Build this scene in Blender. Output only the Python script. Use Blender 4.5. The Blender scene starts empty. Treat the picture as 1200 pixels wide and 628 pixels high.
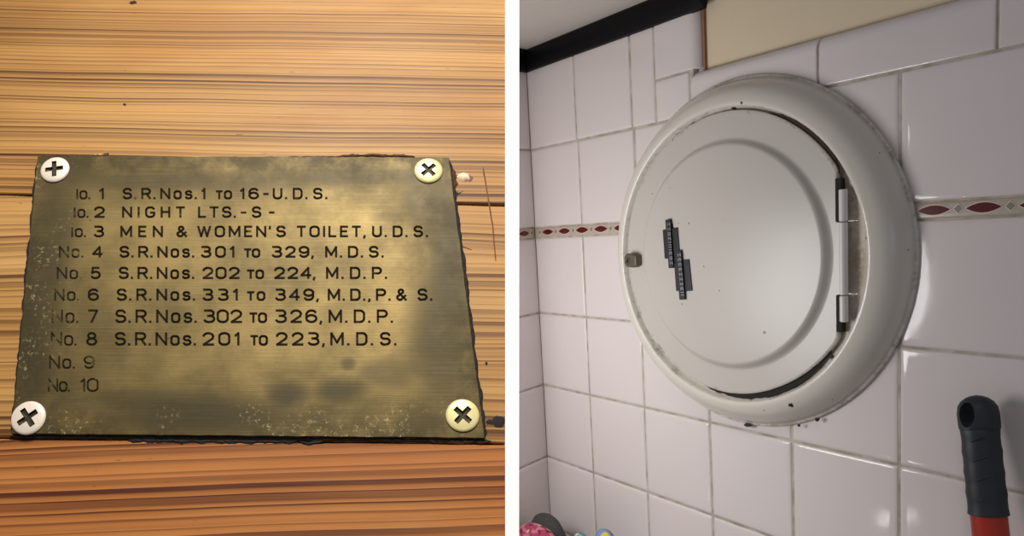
import bpy, bmesh, math, random
from mathutils import Vector, Matrix, noise

# ------------------------------------------------------------------ camera frame
PX, PY, F = 480.0, 385.0, 925.3            # principal point and focal length in pixels of a 1200x628 frame
S = 0.70                                   # distance camera - tiled wall (m)
ZC = 1.45                                  # camera height (m)
def _rot(y, p, r):
    y, p, r = map(math.radians, (y, p, r))
    Ry = Matrix(((math.cos(y),0,math.sin(y)),(0,1,0),(-math.sin(y),0,math.cos(y))))
    Rx = Matrix(((1,0,0),(0,math.cos(p),-math.sin(p)),(0,math.sin(p),math.cos(p))))
    Rz = Matrix(((math.cos(r),-math.sin(r),0),(math.sin(r),math.cos(r),0),(0,0,1)))
    return Rz @ Rx @ Ry
_M = _rot(63.434, 6.891, -4.188)
EU, EV, EN = _M.col[0].copy(), _M.col[1].copy(), _M.col[2].copy()
CAM = Vector((0, 0, ZC))
def c2w(c):                                # lens axes (right, down, forward) -> world direction
    c = Vector(c)
    return Vector((EU.dot(c), EN.dot(c), -EV.dot(c)))
def ray(px, py): return Vector(((px-PX)/F, (py-PY)/F, 1.0))

scene = bpy.context.scene
COL = scene.collection
cam_d = bpy.data.cameras.new('camera'); cam = bpy.data.objects.new('camera', cam_d); COL.objects.link(cam)
cam_d.sensor_width = 36.0; cam_d.lens = F/1200*36.0
cam_d.shift_x = (600-PX)/1200; cam_d.shift_y = (PY-314)/1200
cam_d.clip_start = 0.01
rx, up, bk = c2w((1,0,0)), c2w((0,-1,0)), c2w((0,0,-1))
mw = Matrix.Identity(4)
for i in range(3):
    mw[i][0], mw[i][1], mw[i][2], mw[i][3] = rx[i], up[i], bk[i], CAM[i]
cam.matrix_world = mw
scene.camera = cam

# ------------------------------------------------------------------ light
scene.view_settings.view_transform = 'Standard'; scene.view_settings.look = 'None'
scene.view_settings.gamma = 1.0; scene.view_settings.use_curve_mapping = False
scene.view_settings.exposure = 0.0
world = bpy.data.worlds.new('world'); scene.world = world; world.use_nodes = True
world.node_tree.nodes['Background'].inputs[0].default_value = (0.80, 0.79, 0.82, 1)
world.node_tree.nodes['Background'].inputs[1].default_value = 0.25
def area(name, loc, target, size, power, color, sy=None):
    d = bpy.data.lights.new(name, 'AREA'); d.energy = power; d.color = color
    d.shape = 'DISK' if sy is None else 'RECTANGLE'; d.size = size
    if sy: d.size_y = sy
    o = bpy.data.objects.new(name, d); COL.objects.link(o)
    o.location = loc; o.rotation_euler = (Vector(target)-Vector(loc)).to_track_quat('-Z', 'Y').to_euler()
    return o
def campt(x, y, z): return CAM + c2w((x, y, z))     # metres right / down / forward of the lens
def spot(name, loc, target, radius, power, color, angle, blend):
    d = bpy.data.lights.new(name, 'SPOT'); d.energy = power; d.color = color; d.shadow_soft_size = radius
    d.spot_size = math.radians(angle); d.spot_blend = blend
    o = bpy.data.objects.new(name, d); COL.objects.link(o)
    o.location = loc; o.rotation_euler = (Vector(target)-Vector(loc)).to_track_quat('-Z', 'Y').to_euler()
    return o
spot('lamp_over_board', campt(-0.04, -0.56, 0.02), campt(-0.03, 0.02, 0.36), 0.10, 25.5, (1.0, 0.945, 0.87), 62, .55)
area('room_light', (-0.755, 0.29, ZC-0.13), (-0.80, S, ZC-0.08), 0.24, 1.36, (1.0, 0.985, 0.97))

def bulb(name, loc, radius, power, color):
    d = bpy.data.lights.new(name, 'POINT'); d.energy = power; d.color = color; d.shadow_soft_size = radius
    o = bpy.data.objects.new(name, d); COL.objects.link(o); o.location = loc; return o
bulb('bulb_high', (-1.03, -0.20, ZC+0.125), .014, .16, (1.0, 0.97, 0.93))
bulb('bulb_low', (-0.985, -0.20, ZC-0.67), .014, .16, (1.0, 0.97, 0.93))
area('cool_fill', (1.3, -0.2, ZC+0.1), (-0.4, S, ZC), 0.5, 0.45, (0.50, 0.64, 1.0))  # unseen cool fill, added to tint the rim's right flank blue

# ------------------------------------------------------------------ helpers
def obj(name, verts, faces, mat, parent=None, smooth=False, sharp=None):
    me = bpy.data.meshes.new(name); me.from_pydata([tuple(v) for v in verts], [], faces)
    bm = bmesh.new(); bm.from_mesh(me); bmesh.ops.recalc_face_normals(bm, faces=bm.faces); bm.to_mesh(me); bm.free()
    return meobj(name, me, mat, parent, smooth, sharp)
def meobj(name, me, mat, parent=None, smooth=False, sharp=None):
    me.materials.clear(); me.materials.append(mat)
    if smooth:
        me.polygons.foreach_set('use_smooth', [True]*len(me.polygons))
        if sharp: me.set_sharp_from_angle(angle=math.radians(sharp))
    o = bpy.data.objects.new(name, me); COL.objects.link(o)
    if parent: o.parent = parent
    return o
def tag(o, label=None, cat=None, group=None, kind=None):
    if label: o['label'] = label
    if cat: o['category'] = cat
    if group: o['group'] = group
    if kind: o['kind'] = kind
    return o
def empty(name, loc=(0,0,0), mat=None):
    o = bpy.data.objects.new(name, None); COL.objects.link(o); o.empty_display_size = 0.02
    if mat is not None: o.matrix_world = mat
    else: o.location = loc
    return o
def boxvf(x0, x1, y0, y1, z0, z1):
    v = [(x,y,z) for x in (x0,x1) for y in (y0,y1) for z in (z0,z1)]
    f = [(0,1,3,2),(4,6,7,5),(0,4,5,1),(2,3,7,6),(0,2,6,4),(1,5,7,3)]
    return v, f
def join(parts):
    V, Fc = [], []
    for v, f in parts:
        n = len(V); V += [tuple(q) for q in v]; Fc += [tuple(i+n for i in q) for q in f]
    return V, Fc
def grid_faces(nr, nc, closed=True):
    fs = []
    for i in range(nr-1):
        for j in range(nc if closed else nc-1):
            k = (j+1) % nc
            fs.append((i*nc+j, i*nc+k, (i+1)*nc+k, (i+1)*nc+j))
    return fs

# ---- node helpers
class NT:
    def __init__(s, name):
        s.m = bpy.data.materials.new(name); s.m.use_nodes = True; s.t = s.m.node_tree; s.t.nodes.clear()
        s.out = s.t.nodes.new('ShaderNodeOutputMaterial'); s.b = s.t.nodes.new('ShaderNodeBsdfPrincipled')
        s.t.links.new(s.b.outputs[0], s.out.inputs[0])
    def n(s, typ, ins=None, **kw):
        nd = s.t.nodes.new(typ)
        for k, v in kw.items(): setattr(nd, k, v)
        for k, v in (ins or {}).items(): s.set(nd.inputs[k], v)
        return nd
    def set(s, sock, v):
        if isinstance(v, bpy.types.NodeSocket): s.t.links.new(v, sock)
        elif isinstance(v, (tuple, list)) and len(v) == 3 and sock.type == 'RGBA': sock.default_value = (*v, 1)
        else: sock.default_value = v
    def math(s, op, a, b=0.0, c=0.0, clamp=False):
        nd = s.n('ShaderNodeMath', {0: a, 1: b, 2: c}, operation=op); nd.use_clamp = clamp; return nd.outputs[0]
    def noise(s, vec, scale=5, detail=3, rough=.55, dim='3D', w=None):
        nd = s.n('ShaderNodeTexNoise', {'Scale': scale, 'Detail': detail, 'Roughness': rough}, noise_dimensions=dim)
        if vec is not None: s.set(nd.inputs['Vector'], vec)
        if w is not None: s.set(nd.inputs['W'], w)
        return nd.outputs[0]
    def ramp(s, fac, stops, interp='LINEAR'):
        nd = s.n('ShaderNodeValToRGB', {0: fac}); cr = nd.color_ramp; cr.interpolation = interp
        while len(cr.elements) < len(stops): cr.elements.new(0.5)
        for e, (p, c) in zip(cr.elements, stops):
            e.position = p; e.color = (*c, 1) if isinstance(c, (tuple, list)) else (c, c, c, 1)
        return nd.outputs[0]
    def mix(s, fac, a, b, mode='MIX'):
        nd = s.n('ShaderNodeMix', data_type='RGBA', blend_type=mode)
        s.set(nd.inputs[0], fac); s.set(nd.inputs[6], a); s.set(nd.inputs[7], b); return nd.outputs[2]
    def step(s, v, lo, hi): return s.n('ShaderNodeMapRange', {0: v, 1: lo, 2: hi, 3: 0.0, 4: 1.0}, interpolation_type='SMOOTHSTEP').outputs[0]
    def obj(s): return s.n('ShaderNodeTexCoord').outputs['Object']
    def xyz(s, v): return s.n('ShaderNodeSeparateXYZ', {0: v}).outputs
    def comb(s, x=0.0, y=0.0, z=0.0): return s.n('ShaderNodeCombineXYZ', {0: x, 1: y, 2: z}).outputs[0]
    def bump(s, h, strength=.2, dist=.001):
        s.set(s.b.inputs['Normal'], s.n('ShaderNodeBump', {'Strength': strength, 'Distance': dist, 'Height': h}).outputs[0])
    def p(s, **kw):
        for k, v in kw.items(): s.set(s.b.inputs[k.replace('_', ' ')], v)
        return s.m
def lin(r, g, b):
    f = lambda c: ((c/255+.055)/1.055)**2.4 if c > 10 else c/255/12.92
    return (f(r), f(g), f(b))
def simple(name, col, rough=.5, metal=0., var=.06, scale=60, coat=0., bump=0.):
    n = NT(name); o = n.obj()
    k = n.noise(o, scale, 4)
    c = n.mix(k, tuple(x*(1-var) for x in col), tuple(min(1, x*(1+var)) for x in col))
    if bump: n.bump(k, bump)
    return n.p(Base_Color=c, Roughness=rough, Metallic=metal, Coat_Weight=coat)

# ------------------------------------------------------------------ materials
def wood(name, freq, slope, seed, light, mid, dark, warp=.004, bow=0.0, contrast=1.0):
    n = NT(name); o = n.obj(); x, y, z = n.xyz(o)
    off = n.comb(n.math('MULTIPLY_ADD', x, 5.0, seed), n.math('MULTIPLY_ADD', y, 14.0, seed*2.3), seed)
    wv = n.noise(off, 1.0, 2, .5)
    y2 = n.math('ADD', n.math('MULTIPLY_ADD', x, slope, y), n.math('MULTIPLY', n.math('SUBTRACT', wv, .5), warp*2))
    y2 = n.math('ADD', y2, n.math('MULTIPLY', n.math('MULTIPLY', x, x), bow))
    w = n.math('MULTIPLY_ADD', y2, freq, seed*7.1)
    irr = n.noise(None, .55, 2, .6, '1D', w)
    w2 = n.math('MULTIPLY_ADD', irr, 2.2, w)
    fr = n.math('FRACT', w2)
    cell = n.math('FLOOR', w2)
    amp = n.n('ShaderNodeTexWhiteNoise', {'W': cell}, noise_dimensions='1D').outputs[0]
    line = n.ramp(fr, [(0, .0), (.22, .08), (.56, .42), (.82, .95), (.93, 1.0), (1.0, .12)])
    band = n.step(n.noise(None, .16, 2, .5, '1D', n.math('ADD', w, 31.7)), .36, .64)
    gain = n.math('MULTIPLY', n.math('MULTIPLY_ADD', n.math('POWER', amp, 1.4), .75, .34*contrast), n.math('MULTIPLY_ADD', band, .55, .68))
    line = n.math('MULTIPLY', line, gain, clamp=True)
    along = n.noise(n.comb(n.math('MULTIPLY', x, 7.0), n.math('MULTIPLY', y, 160.0), seed), 1.0, 2)
    line = n.math('MULTIPLY', line, n.math('MULTIPLY_ADD', along, .8, .55), clamp=True)
    fib = n.noise(n.comb(n.math('MULTIPLY', x, 55.0), n.math('MULTIPLY', y, 1900.0), seed), 1.0, 3, .6)
    blot = n.noise(n.comb(n.math('MULTIPLY', x, 9.0), n.math('MULTIPLY', y, 30.0), seed+3), 1.0, 3)
    base = n.mix(n.step(blot, .3, .7), light, mid)
    base = n.mix(n.math('MULTIPLY', n.step(fib, .45, .8), .30), base, tuple(c*.62 for c in light))
    base = n.mix(n.math('MULTIPLY', band, .45), base, tuple(c*.72 for c in mid))
    c = n.mix(line, base, dark)
    pore = n.noise(n.comb(n.math('MULTIPLY', x, 140.0), n.math('MULTIPLY', y, 900.0), seed+9), 1.0, 2)
    c = n.mix(n.math('MULTIPLY', n.step(pore, .70, .80), .6), c, tuple(q*.4 for q in dark))
    n.bump(n.math('ADD', line, n.math('MULTIPLY', fib, .5)), .25, .0004)
    return n.p(Base_Color=c, Roughness=n.math('MULTIPLY_ADD', fib, .15, .46), Specular_IOR_Level=.3)
m_wood_top = wood('pine_fine_grain', 370, .020, 1.3, lin(184,140,80), lin(170,121,62), lin(72,38,9), .003, contrast=1.5)
m_wood_mid = wood('pine_yellow_grain', 300, .004, 4.7, lin(190,148,88), lin(178,130,69), lin(90,52,16), .006, contrast=1.4)
m_wood_low = wood('pine_red_grain', 250, -.040, 8.2, lin(190,127,66), lin(178,110,52), lin(74,28,6), .003, contrast=1.9)
m_dark = simple('black_crevice', (.012,.009,.006), .85, var=.4, scale=400)

def brass():
    n = NT('worn_brass'); o = n.obj(); x, y, z = n.xyz(o)
    big = n.noise(o, 22, 5, .6); med = n.noise(o, 70, 5, .65)
    scr = n.noise(n.comb(n.math('MULTIPLY', x, 26.0), n.math('MULTIPLY', y, 1500.0), 2.0), 1.0, 3)
    c = n.mix(n.step(big, .30, .68), lin(88,75,42), lin(134,114,68))
    c = n.mix(n.math('MULTIPLY', n.step(med, .42, .75), .45), c, lin(92,82,50))
    c = n.mix(n.math('MULTIPLY', n.step(scr, .45, .75), .22), c, lin(156,134,84))
    # patina creeping in from the plate's edges (plate local frame, metres)
    ex = n.math('ABSOLUTE', n.math('MULTIPLY_ADD', y, .145, x))
    edge = n.math('MAXIMUM', n.step(ex, .060, .100), n.math('MAXIMUM', n.step(y, .038, .070), n.step(n.math('MULTIPLY', y, -1.0), .030, .072)))
    pat = n.math('MULTIPLY', edge, n.step(n.math('MULTIPLY_ADD', big, .5, n.math('MULTIPLY', med, .5)), .32, .56))
    c = n.mix(n.math('MULTIPLY', pat, .88), c, lin(52,45,24))
    # stains with a shape of their own
    for (sx, sy, rx_, ry_, st) in ((-.014,-.0570,.036,.0075,.8),(-.036,-.0500,.030,.005,.55),(.0215,-.0470,.009,.006,.85),(.045,-.0462,.011,.006,.85),(.066,-.038,.014,.007,.6),(.047,-.0340,.0035,.003,.7),(.086,-.020,.012,.03,.7),(.094,.020,.010,.03,.75),(.082,.050,.012,.016,.7),(-.092,.03,.010,.04,.55),(-.095,-.03,.012,.03,.6),(-.02,.058,.07,.005,.5),(.05,.061,.03,.005,.6)):
        dx = n.math('DIVIDE', n.math('SUBTRACT', x, sx), rx_); dy = n.math('DIVIDE', n.math('SUBTRACT', y, sy), ry_)
        d = n.math('ADD', n.math('MULTIPLY', dx, dx), n.math('MULTIPLY', dy, dy))
        d = n.math('ADD', d, n.math('MULTIPLY', n.math('SUBTRACT', med, .5), 3.0))
        k = n.math('MULTIPLY', n.math('SUBTRACT', 1.0, n.step(d, -.2, 1.7)), st)
        c = n.mix(k, c, lin(58,52,33))
    # bright rubbed specks at the left edge and along the bottom
    sp = n.noise(o, 460, 4, .75); reg = n.noise(o, 38, 3)
    zone = n.math('MAXIMUM', n.step(n.math('MULTIPLY', n.math('MULTIPLY_ADD', y, .145, x), -1.0), .070, .095), n.step(n.math('MULTIPLY', y, -1.0), .048, .060))
    k = n.math('MULTIPLY', n.math('MULTIPLY', n.step(sp, .54, .66), n.step(reg, .46, .60)), zone)
    c = n.mix(n.math('MULTIPLY', k, .6), c, lin(176,168,122))
    pit = n.noise(o, 260, 2)
    c = n.mix(n.math('MULTIPLY', n.step(pit, .74, .79), .6), c, lin(60,50,28))
    n.bump(n.math('ADD', scr, med), .18, .0003)
    return n.p(Base_Color=c, Specular_IOR_Level=.3, Metallic=.4, Roughness=n.math('MULTIPLY_ADD', med, .22, .42))
m_brass = brass()
m_brass_side = simple('brass_edge', lin(96,80,44), .5, .6)
def inkmat(name, col, lo, hi):
    n = NT(name); o = n.obj(); k = n.noise(o, 160, 4, .7)
    c = n.mix(n.step(k, lo, hi), col, lin(118,104,66))
    return n.p(Base_Color=c, Roughness=.8, Specular_IOR_Level=.1)
m_ink = inkmat('engraved_black', lin(30,23,10), .60, .82)
m_ink_worn = inkmat('engraved_rubbed', lin(36,30,17), .52, .74)
m_screw = simple('plated_screw', lin(236,222,205), .34, .25, .05, 300)
m_screw_y = simple('brassy_screw', lin(238,226,160), .34, .25, .05, 300)
m_recess = simple('screw_recess', lin(52,46,26), .6, .4, .5, 900)
m_white = simple('white_gloss_paint', (.96,.96,.96), .45, var=.01)

def tilemat(name, col, rough=.12):
    n = NT(name); o = n.obj(); info = n.n('ShaderNodeObjectInfo')
    k = n.noise(o, 14, 3); f_ = n.noise(o, 130, 3)
    c = n.mix(k, tuple(q*.97 for q in col), tuple(min(1, q*1.02) for q in col))
    c = n.mix(n.math('MULTIPLY', info.outputs['Random'], .10), c, tuple(q*.86 for q in col))
    spk = n.noise(o, 330, 1)
    c = n.mix(n.math('MULTIPLY', n.step(spk, .80, .83), .5), c, lin(80,66,56))
    n.bump(n.noise(o, 28, 2), .10, .002)
    return n.p(Base_Color=c, Roughness=rough, Specular_IOR_Level=.5)
m_tile = tilemat('white_glazed_tile', lin(226,216,214), .08)
m_grout = NT('grout')
_o = m_grout.obj(); _k = m_grout.noise(_o, 45, 4); _k2 = m_grout.noise(_o, 300, 3)
m_grout.bump(_k2, .4, .001)
m_grout = m_grout.p(Base_Color=m_grout.mix(m_grout.step(_k, .35, .68), lin(196,188,178), lin(160,148,130)), Roughness=.85)
m_band = simple('border_glaze', lin(186,174,158), .22, var=.12, scale=120)
m_lens = simple('maroon_glaze', lin(92,26,32), .15, var=.15, scale=80)
m_lensrim = simple('pale_pink_line', lin(222,200,190), .3)
m_dia = simple('grey_glaze', lin(140,134,124), .2, var=.1)
m_blacktrim = simple('black_gloss_trim', (.004,.004,.005), .5, var=.3, scale=30)
m_blacktrim.node_tree.nodes['Principled BSDF'].inputs['Specular IOR Level'].default_value = .15
m_beige = simple('beige_paint', lin(224,206,176), .75, var=.06, scale=9)
m_ceil = simple('ceiling_paint', lin(200,192,184), .8, var=.05, scale=12)
m_caulk = simple('brown_caulk', lin(150,108,84), .8, var=.25, scale=90)

def enamel(name, col, rough, rings):
    n = NT(name); o = n.obj(); x, y, z = n.xyz(o)
    r = n.math('SQRT', n.math('ADD', n.math('MULTIPLY', x, x), n.math('MULTIPLY', z, z)))
    k = n.noise(o, 18, 3); c = n.mix(k, tuple(q*.96 for q in col), col)
    g = n.noise(o, 42, 4, .65); g2 = n.noise(o, 240, 3)
    gg = n.math('MULTIPLY_ADD', g2, .35, n.math('MULTIPLY', g, .65))
    for (r0, wd, lo, hi, dc, st) in rings:
        d = n.math('DIVIDE', n.math('ABSOLUTE', n.math('SUBTRACT', r, r0)), wd)
        m = n.math('MULTIPLY', n.math('SUBTRACT', 1.0, n.step(d, .2, 1.0)), n.step(gg, lo, hi))
        c = n.mix(n.math('MULTIPLY', m, st), c, dc)
    spk = n.noise(o, 150, 1)
    c = n.mix(n.math('MULTIPLY', n.step(spk, .785, .80), .8), c, lin(60,46,34))
    n.bump(k, .08, .002)
    return n.p(Base_Color=c, Roughness=rough, Specular_IOR_Level=.5)
brown = lin(92,74,46)
m_rim = enamel('cream_enamel_rim', lin(220,213,202), .13, [(.1525,.0030,.50,.66,brown,.6),(.183,.003,.42,.66,lin(120,104,84),.6),(.140,.014,.35,.65,lin(150,126,84),.7)])
m_door = enamel('cream_enamel_door', lin(197,190,182), .30, [(.1465,.0024,.50,.64,brown,.6)])
m_hinge = simple('painted_hinge', lin(222,216,212), .3, var=.05)
m_chip = simple('bare_iron_chip', lin(34,24,18), .7, var=.4, scale=500)
m_latch = simple('tarnished_latch', lin(104,94,80), .45, .5, .35, 300)
m_badge = simple('dark_cast_metal', lin(50,50,53), .38, .5, .35, 300)
m_badge_hi = simple('badge_lettering', lin(168,168,170), .35, .6, .2, 400)
m_badge_dk = simple('badge_base_metal', lin(40,40,42), .5, .4)  # darker metal of the badge's base plate
m_rubber = simple('dark_teal_rubber', lin(32,40,47), .5, var=.12, scale=200)
m_red = simple('red_painted_tube', lin(168,44,24), .35, var=.06)
m_floor = simple('floor_lino', lin(120,110,100), .6)
m_worktop = simple('worktop', lin(190,184,176), .4)

# ------------------------------------------------------------------ wooden board with the brass plate
A = Vector((1,0,0))
d2 = Vector(((258-PX)/F, (-2055-PY)/F, 1.0)).normalized()
Bv = (d2 - A*d2.dot(A)).normalized(); Nn = A.cross(Bv)
O_c = ray(300, 350)*0.36
BM = Matrix.Identity(4)
for j, c in enumerate((A, Bv, Nn)):
    w = c2w(c)
    for i in range(3): BM[i][j] = w[i]
ow = CAM + c2w(O_c)
for i in range(3): BM[i][3] = ow[i]
def B(px, py, h=0.0):                      # a pixel's place on the board, h above its face -> board frame
    r = ray(px, py); t = (O_c.dot(Nn)+h)/r.dot(Nn); X = r*t - O_c
    return Vector((X.dot(A), X.dot(Bv), h))
P2M = (B(301,350)-B(300,350)).length

wl, wt, wb, wr = -300, -300, 900, 592
pts = [B(wl,wt), B(wr,wt), B(wr,wb), B(wl,wb)]
back = [Vector((p.x, p.y, -.016)) for p in pts] + [Vector((p.x, p.y, -.034)) for p in pts]
wall_left = obj('wall_left', back, [(0,1,2,3),(7,6,5,4),(0,4,5,1),(1,5,6,2),(2,6,7,3),(3,7,4,0)], m_dark)
wall_left.matrix_world = BM
tag(wall_left, 'wall of varnished pine boards behind the brass plate', 'wall', kind='structure')
def plank(name, tl, tr, br, bl, mat, label):
    # ring of outline points (pixels) with a slightly eased front edge
    n = 40
    top = [(tl[0]+(tr[0]-tl[0])*i/n, tl[1]+(tr[1]-tl[1])*i/n) for i in range(n+1)]
    bot = [(br[0]+(bl[0]-br[0])*i/n, br[1]+(bl[1]-br[1])*i/n) for i in range(n+1)]
    rnd = random.Random(name+str(tl))
    out = [(x, y+rnd.uniform(-.5,.5)) for x, y in top] + [(x, y+rnd.uniform(-.5,.5)) for x, y in bot]
    P = [B(*q) for q in out]; c = sum(P, Vector())/len(P)
    V = []
    for ins, z in ((0,-.016),(0,-.0007),(.0007,0)):
        for p in P:
            sy = -1 if p.y > c.y else 1
            V.append((p.x, p.y+sy*ins, z))
    m = len(P); Fs = grid_faces(3, m); 
    k = n+1
    for i in range(n): Fs.append((2*m+i, 2*m+i+1, 2*m+(2*k-2-i), 2*m+(2*k-1-i)))
    o = obj(name, V, Fs, mat, wall_left)
    return tag(o, label)
plank('plank', (wl,wt), (wr,wt), (wr,239.2), (wl,220.3), m_wood_top, 'upper pine board with fine straight grain')
plank('plank', (wl,222.3), (wr,241.2), (wr,519), (wl,508.9), m_wood_mid, 'middle pine board with yellow grain')
plank('plank', (wl,510.4), (wr,521), (wr,wb), (wl,wb), m_wood_low, 'lower pine board with bold reddish grain')

# knots, nail holes, splits: shallow dark pits and chips in the boards
def blob(name, px, py, rx_, ry_, h, mat, parent, seed=0, ang=0.0, jag=.25, dome=.4, smooth=True):
    rnd = random.Random(seed); n = 18
    c = B(px, py, 0); V = [(c.x, c.y, h)]; prof = []
    for j in range(n):
        a = 2*math.pi*j/n; k = 1+rnd.uniform(-jag, jag)
        x, y = math.cos(a)*rx_*k, math.sin(a)*ry_*k
        prof.append((x*math.cos(ang)-y*math.sin(ang), x*math.sin(ang)+y*math.cos(ang)))
    for s, z in ((.55, h*.9), (1.0, 0.00003)):
        for (x, y) in prof: V.append((c.x+x*s*P2M, c.y+y*s*P2M, z))
    Fs = [(0, 1+j, 1+(j+1) % n) for j in range(n)]
    Fs += [(1+j, 1+n+j, 1+n+(j+1) % n, 1+(j+1) % n) for j in range(n)]
    return obj(name, V, Fs, mat, parent, smooth)
m_chipwood = simple('pale_wood_filler', lin(240,214,176), .6)
blob('nail_hole', 156, 3, 5, 3.2, .0002, m_dark, wall_left, 3)
blob('nail_hole', 146, 122.5, 2.2, 2, .0002, m_dark, wall_left, 4)
blob('knot_hole', 584.5, 494, 7.3, 7, .0003, m_dark, wall_left, 6, .1, .12)
blob('knot_hole', 574, 494.5, 6, 3, .0002, m_dark, wall_left, 16, .1, .3)
blob('resin_stain', 534, 228, 8, 3.6, .0002, m_dark, wall_left, 8, .3, .6)
blob('nail_hole', 570, 426, 1.6, 2.4, .0002, m_dark, wall_left, 9)
blob('resin_stain', 549, 209, 6, 5, .00012, simple('brown_stain', lin(96,58,26), .6), wall_left, 10, .0, .3)
pf = blob('wood_filler', 543, 207.5, 7.5, 6.2, .0016, m_chipwood, wall_left, 11, 0, .15)
def ribbon(pts, w, h, jag, seed, step=4.0, skip=0.0):
    """irregular strip along a pixel polyline; w = half-width px (inner, outer)"""
    rnd = random.Random(seed); V, Fs = [], []
    line = []
    for (a, b) in zip(pts, pts[1:]):
        L = math.hypot(b[0]-a[0], b[1]-a[1]); n = max(1, int(L/step))
        for i in range(n): line.append((a[0]+(b[0]-a[0])*i/n, a[1]+(b[1]-a[1])*i/n))
    line.append(pts[-1])
    for i, q in enumerate(line):
        p0 = line[max(0, i-1)]; p1 = line[min(len(line)-1, i+1)]
        dx, dy = p1[0]-p0[0], p1[1]-p0[1]; L = math.hypot(dx, dy) or 1; nx, ny = -dy/L, dx/L
        e = min(1, i/2, (len(line)-1-i)/2)
        k0 = w[0]*(1+jag*(1.5*noise.noise(Vector((i*.23, seed*3.7, 0)))+.35*rnd.uniform(-1, 1)))*e; k1 = w[1]*(1+jag*(1.5*noise.noise(Vector((i*.23, seed*3.7, 9)))+.35*rnd.uniform(-1, 1)))*e
        for (k, z) in ((-k0-.4, .00002), (-k0*.4, h*(.7+rnd.random()*.6)), (k1*.4, h*(.7+rnd.random()*.6)), (k1+.4, .00002)):
            b = B(q[0]+nx*k, q[1]+ny*k, 0); V.append((b.x, b.y, z))
    for i in range(len(line)-1):
        for j in range(3): Fs.append((i*4+j, i*4+j+1, (i+1)*4+j+1, (i+1)*4+j))
    return V, Fs
m_crack = simple('wood_crack', lin(104,62,28), .8, var=.3, scale=300)
for k, pl in enumerate(([(566,196),(571,226),(577,262),(581,306)], [(535,287),(545,290),(553,293)], [(527,203),(537,206)])):
    v, f = ribbon(pl, (.45,.45), .0001, .8, 40+k, 3)
    obj('crack', v, f, m_crack, wall_left)
m_torn = simple('torn_dark_wood', lin(70,38,18), .85, var=.5, scale=260)

# the plate
TL, TR, BR, BL = (46,185.5), (526,187), (567.5,514.5), (16,509.5)
PLT = .0022
plate = empty('brass_plate', mat=BM @ Matrix.Translation((B(290,345).x, B(290,345).y, 0)))
tag(plate, 'tarnished engraved brass plate listing numbered rows on pine boards', 'plate')
pc = B(290, 345)
def PL(px, py, h): b = B(px, py, h); return Vector((b.x-pc.x, b.y-pc.y, h))
def lerp(a, b, t): return (a[0]+(b[0]-a[0])*t, a[1]+(b[1]-a[1])*t)
rnd = random.Random(5)
outl = []
for a, b in ((TL,TR),(TR,BR),(BR,BL),(BL,TL)):
    for i in range(48):
        q = lerp(a, b, i/48); outl.append((q[0]+rnd.uniform(-.35,.35), q[1]+rnd.uniform(-.35,.35)))
P = [PL(x, y, 0) for x, y in outl]; cen = sum(P, Vector())/len(P)
V = []; m = len(P)
for sc, z in ((1.0, .0001), (1.0, PLT-.0006), (.9975, PLT)):
    for p in P: V.append((cen.x+(p.x-cen.x)*sc, cen.y+(p.y-cen.y)*sc, z))
Fs = grid_faces(3, m)
for i in range(48): Fs.append((2*m+i, 2*m+i+1, 2*m+(3*48-i-1), 2*m+(3*48-i) % m))
side = [(2*m+48+i) for i in range(49)]
V.append((cen.x, cen.y, PLT))
# simple cap: rows between the top and bottom edges already made above (grid of long quads)
V.pop()
plate_body = obj('plate_body', V, [f for f in Fs], m_brass, plate)
# caps between the two ends of the long quads are the side edges themselves: close them with n-gons
bm = bmesh.new(); bm.from_mesh(plate_body.data)
for f in [f for f in bm.faces if len(f.verts) == 4 and all(abs(v.co.z-PLT) < 1e-6 for v in f.verts)]: bm.faces.remove(f)
bm.verts.ensure_lookup_table()
bm.faces.new([bm.verts[2*m+i] for i in range(m)])
bmesh.ops.triangulate(bm, faces=[f for f in bm.faces if len(f.verts) > 4])
bmesh.ops.recalc_face_normals(bm, faces=bm.faces); bm.to_mesh(plate_body.data); bm.free()

# black crevice and torn fibres round the plate
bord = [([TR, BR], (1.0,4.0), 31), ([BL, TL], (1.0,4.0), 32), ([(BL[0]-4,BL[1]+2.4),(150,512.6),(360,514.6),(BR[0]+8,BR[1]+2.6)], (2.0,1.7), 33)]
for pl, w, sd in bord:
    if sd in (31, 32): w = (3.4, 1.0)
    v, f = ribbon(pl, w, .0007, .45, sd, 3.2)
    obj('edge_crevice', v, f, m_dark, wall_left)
for k, (pl, w, mat) in enumerate((
        ([(48,184),(70,183),(100,184),(135,185)], (1.6,.9), m_torn), ([(395,184),(430,182.4),(462,183.4),(486,184)], (1.9,1.2), m_torn),
        ([(350,517),(362,520),(380,517)], (3.2,2.4), m_dark), ([(150,515.5),(250,516.5),(350,517)], (1.0,2.6), m_dark),
        ([(500,516),(540,517.5),(572,518)], (3.4,2.0), m_torn), ([(140,184.4),(260,185),(395,184.2)], (.8,.7), m_torn),
        ([(48,188),(46,205)], (3.6,1.2), m_dark), ([(523,190),(530,206),(533,222)], (4.6,.6), m_torn))):
    v, f = ribbon(pl, w, .0006, .7, 60+k, 2.6)
    obj('torn_fibre', v, f, mat, wall_left)
v, f = ribbon([(110,183.5),(122,182),(128,180.5)], (.8,.8), .0014, .3, 77, 2); obj('wood_splinter', v, f, m_chipwood, wall_left)

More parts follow.
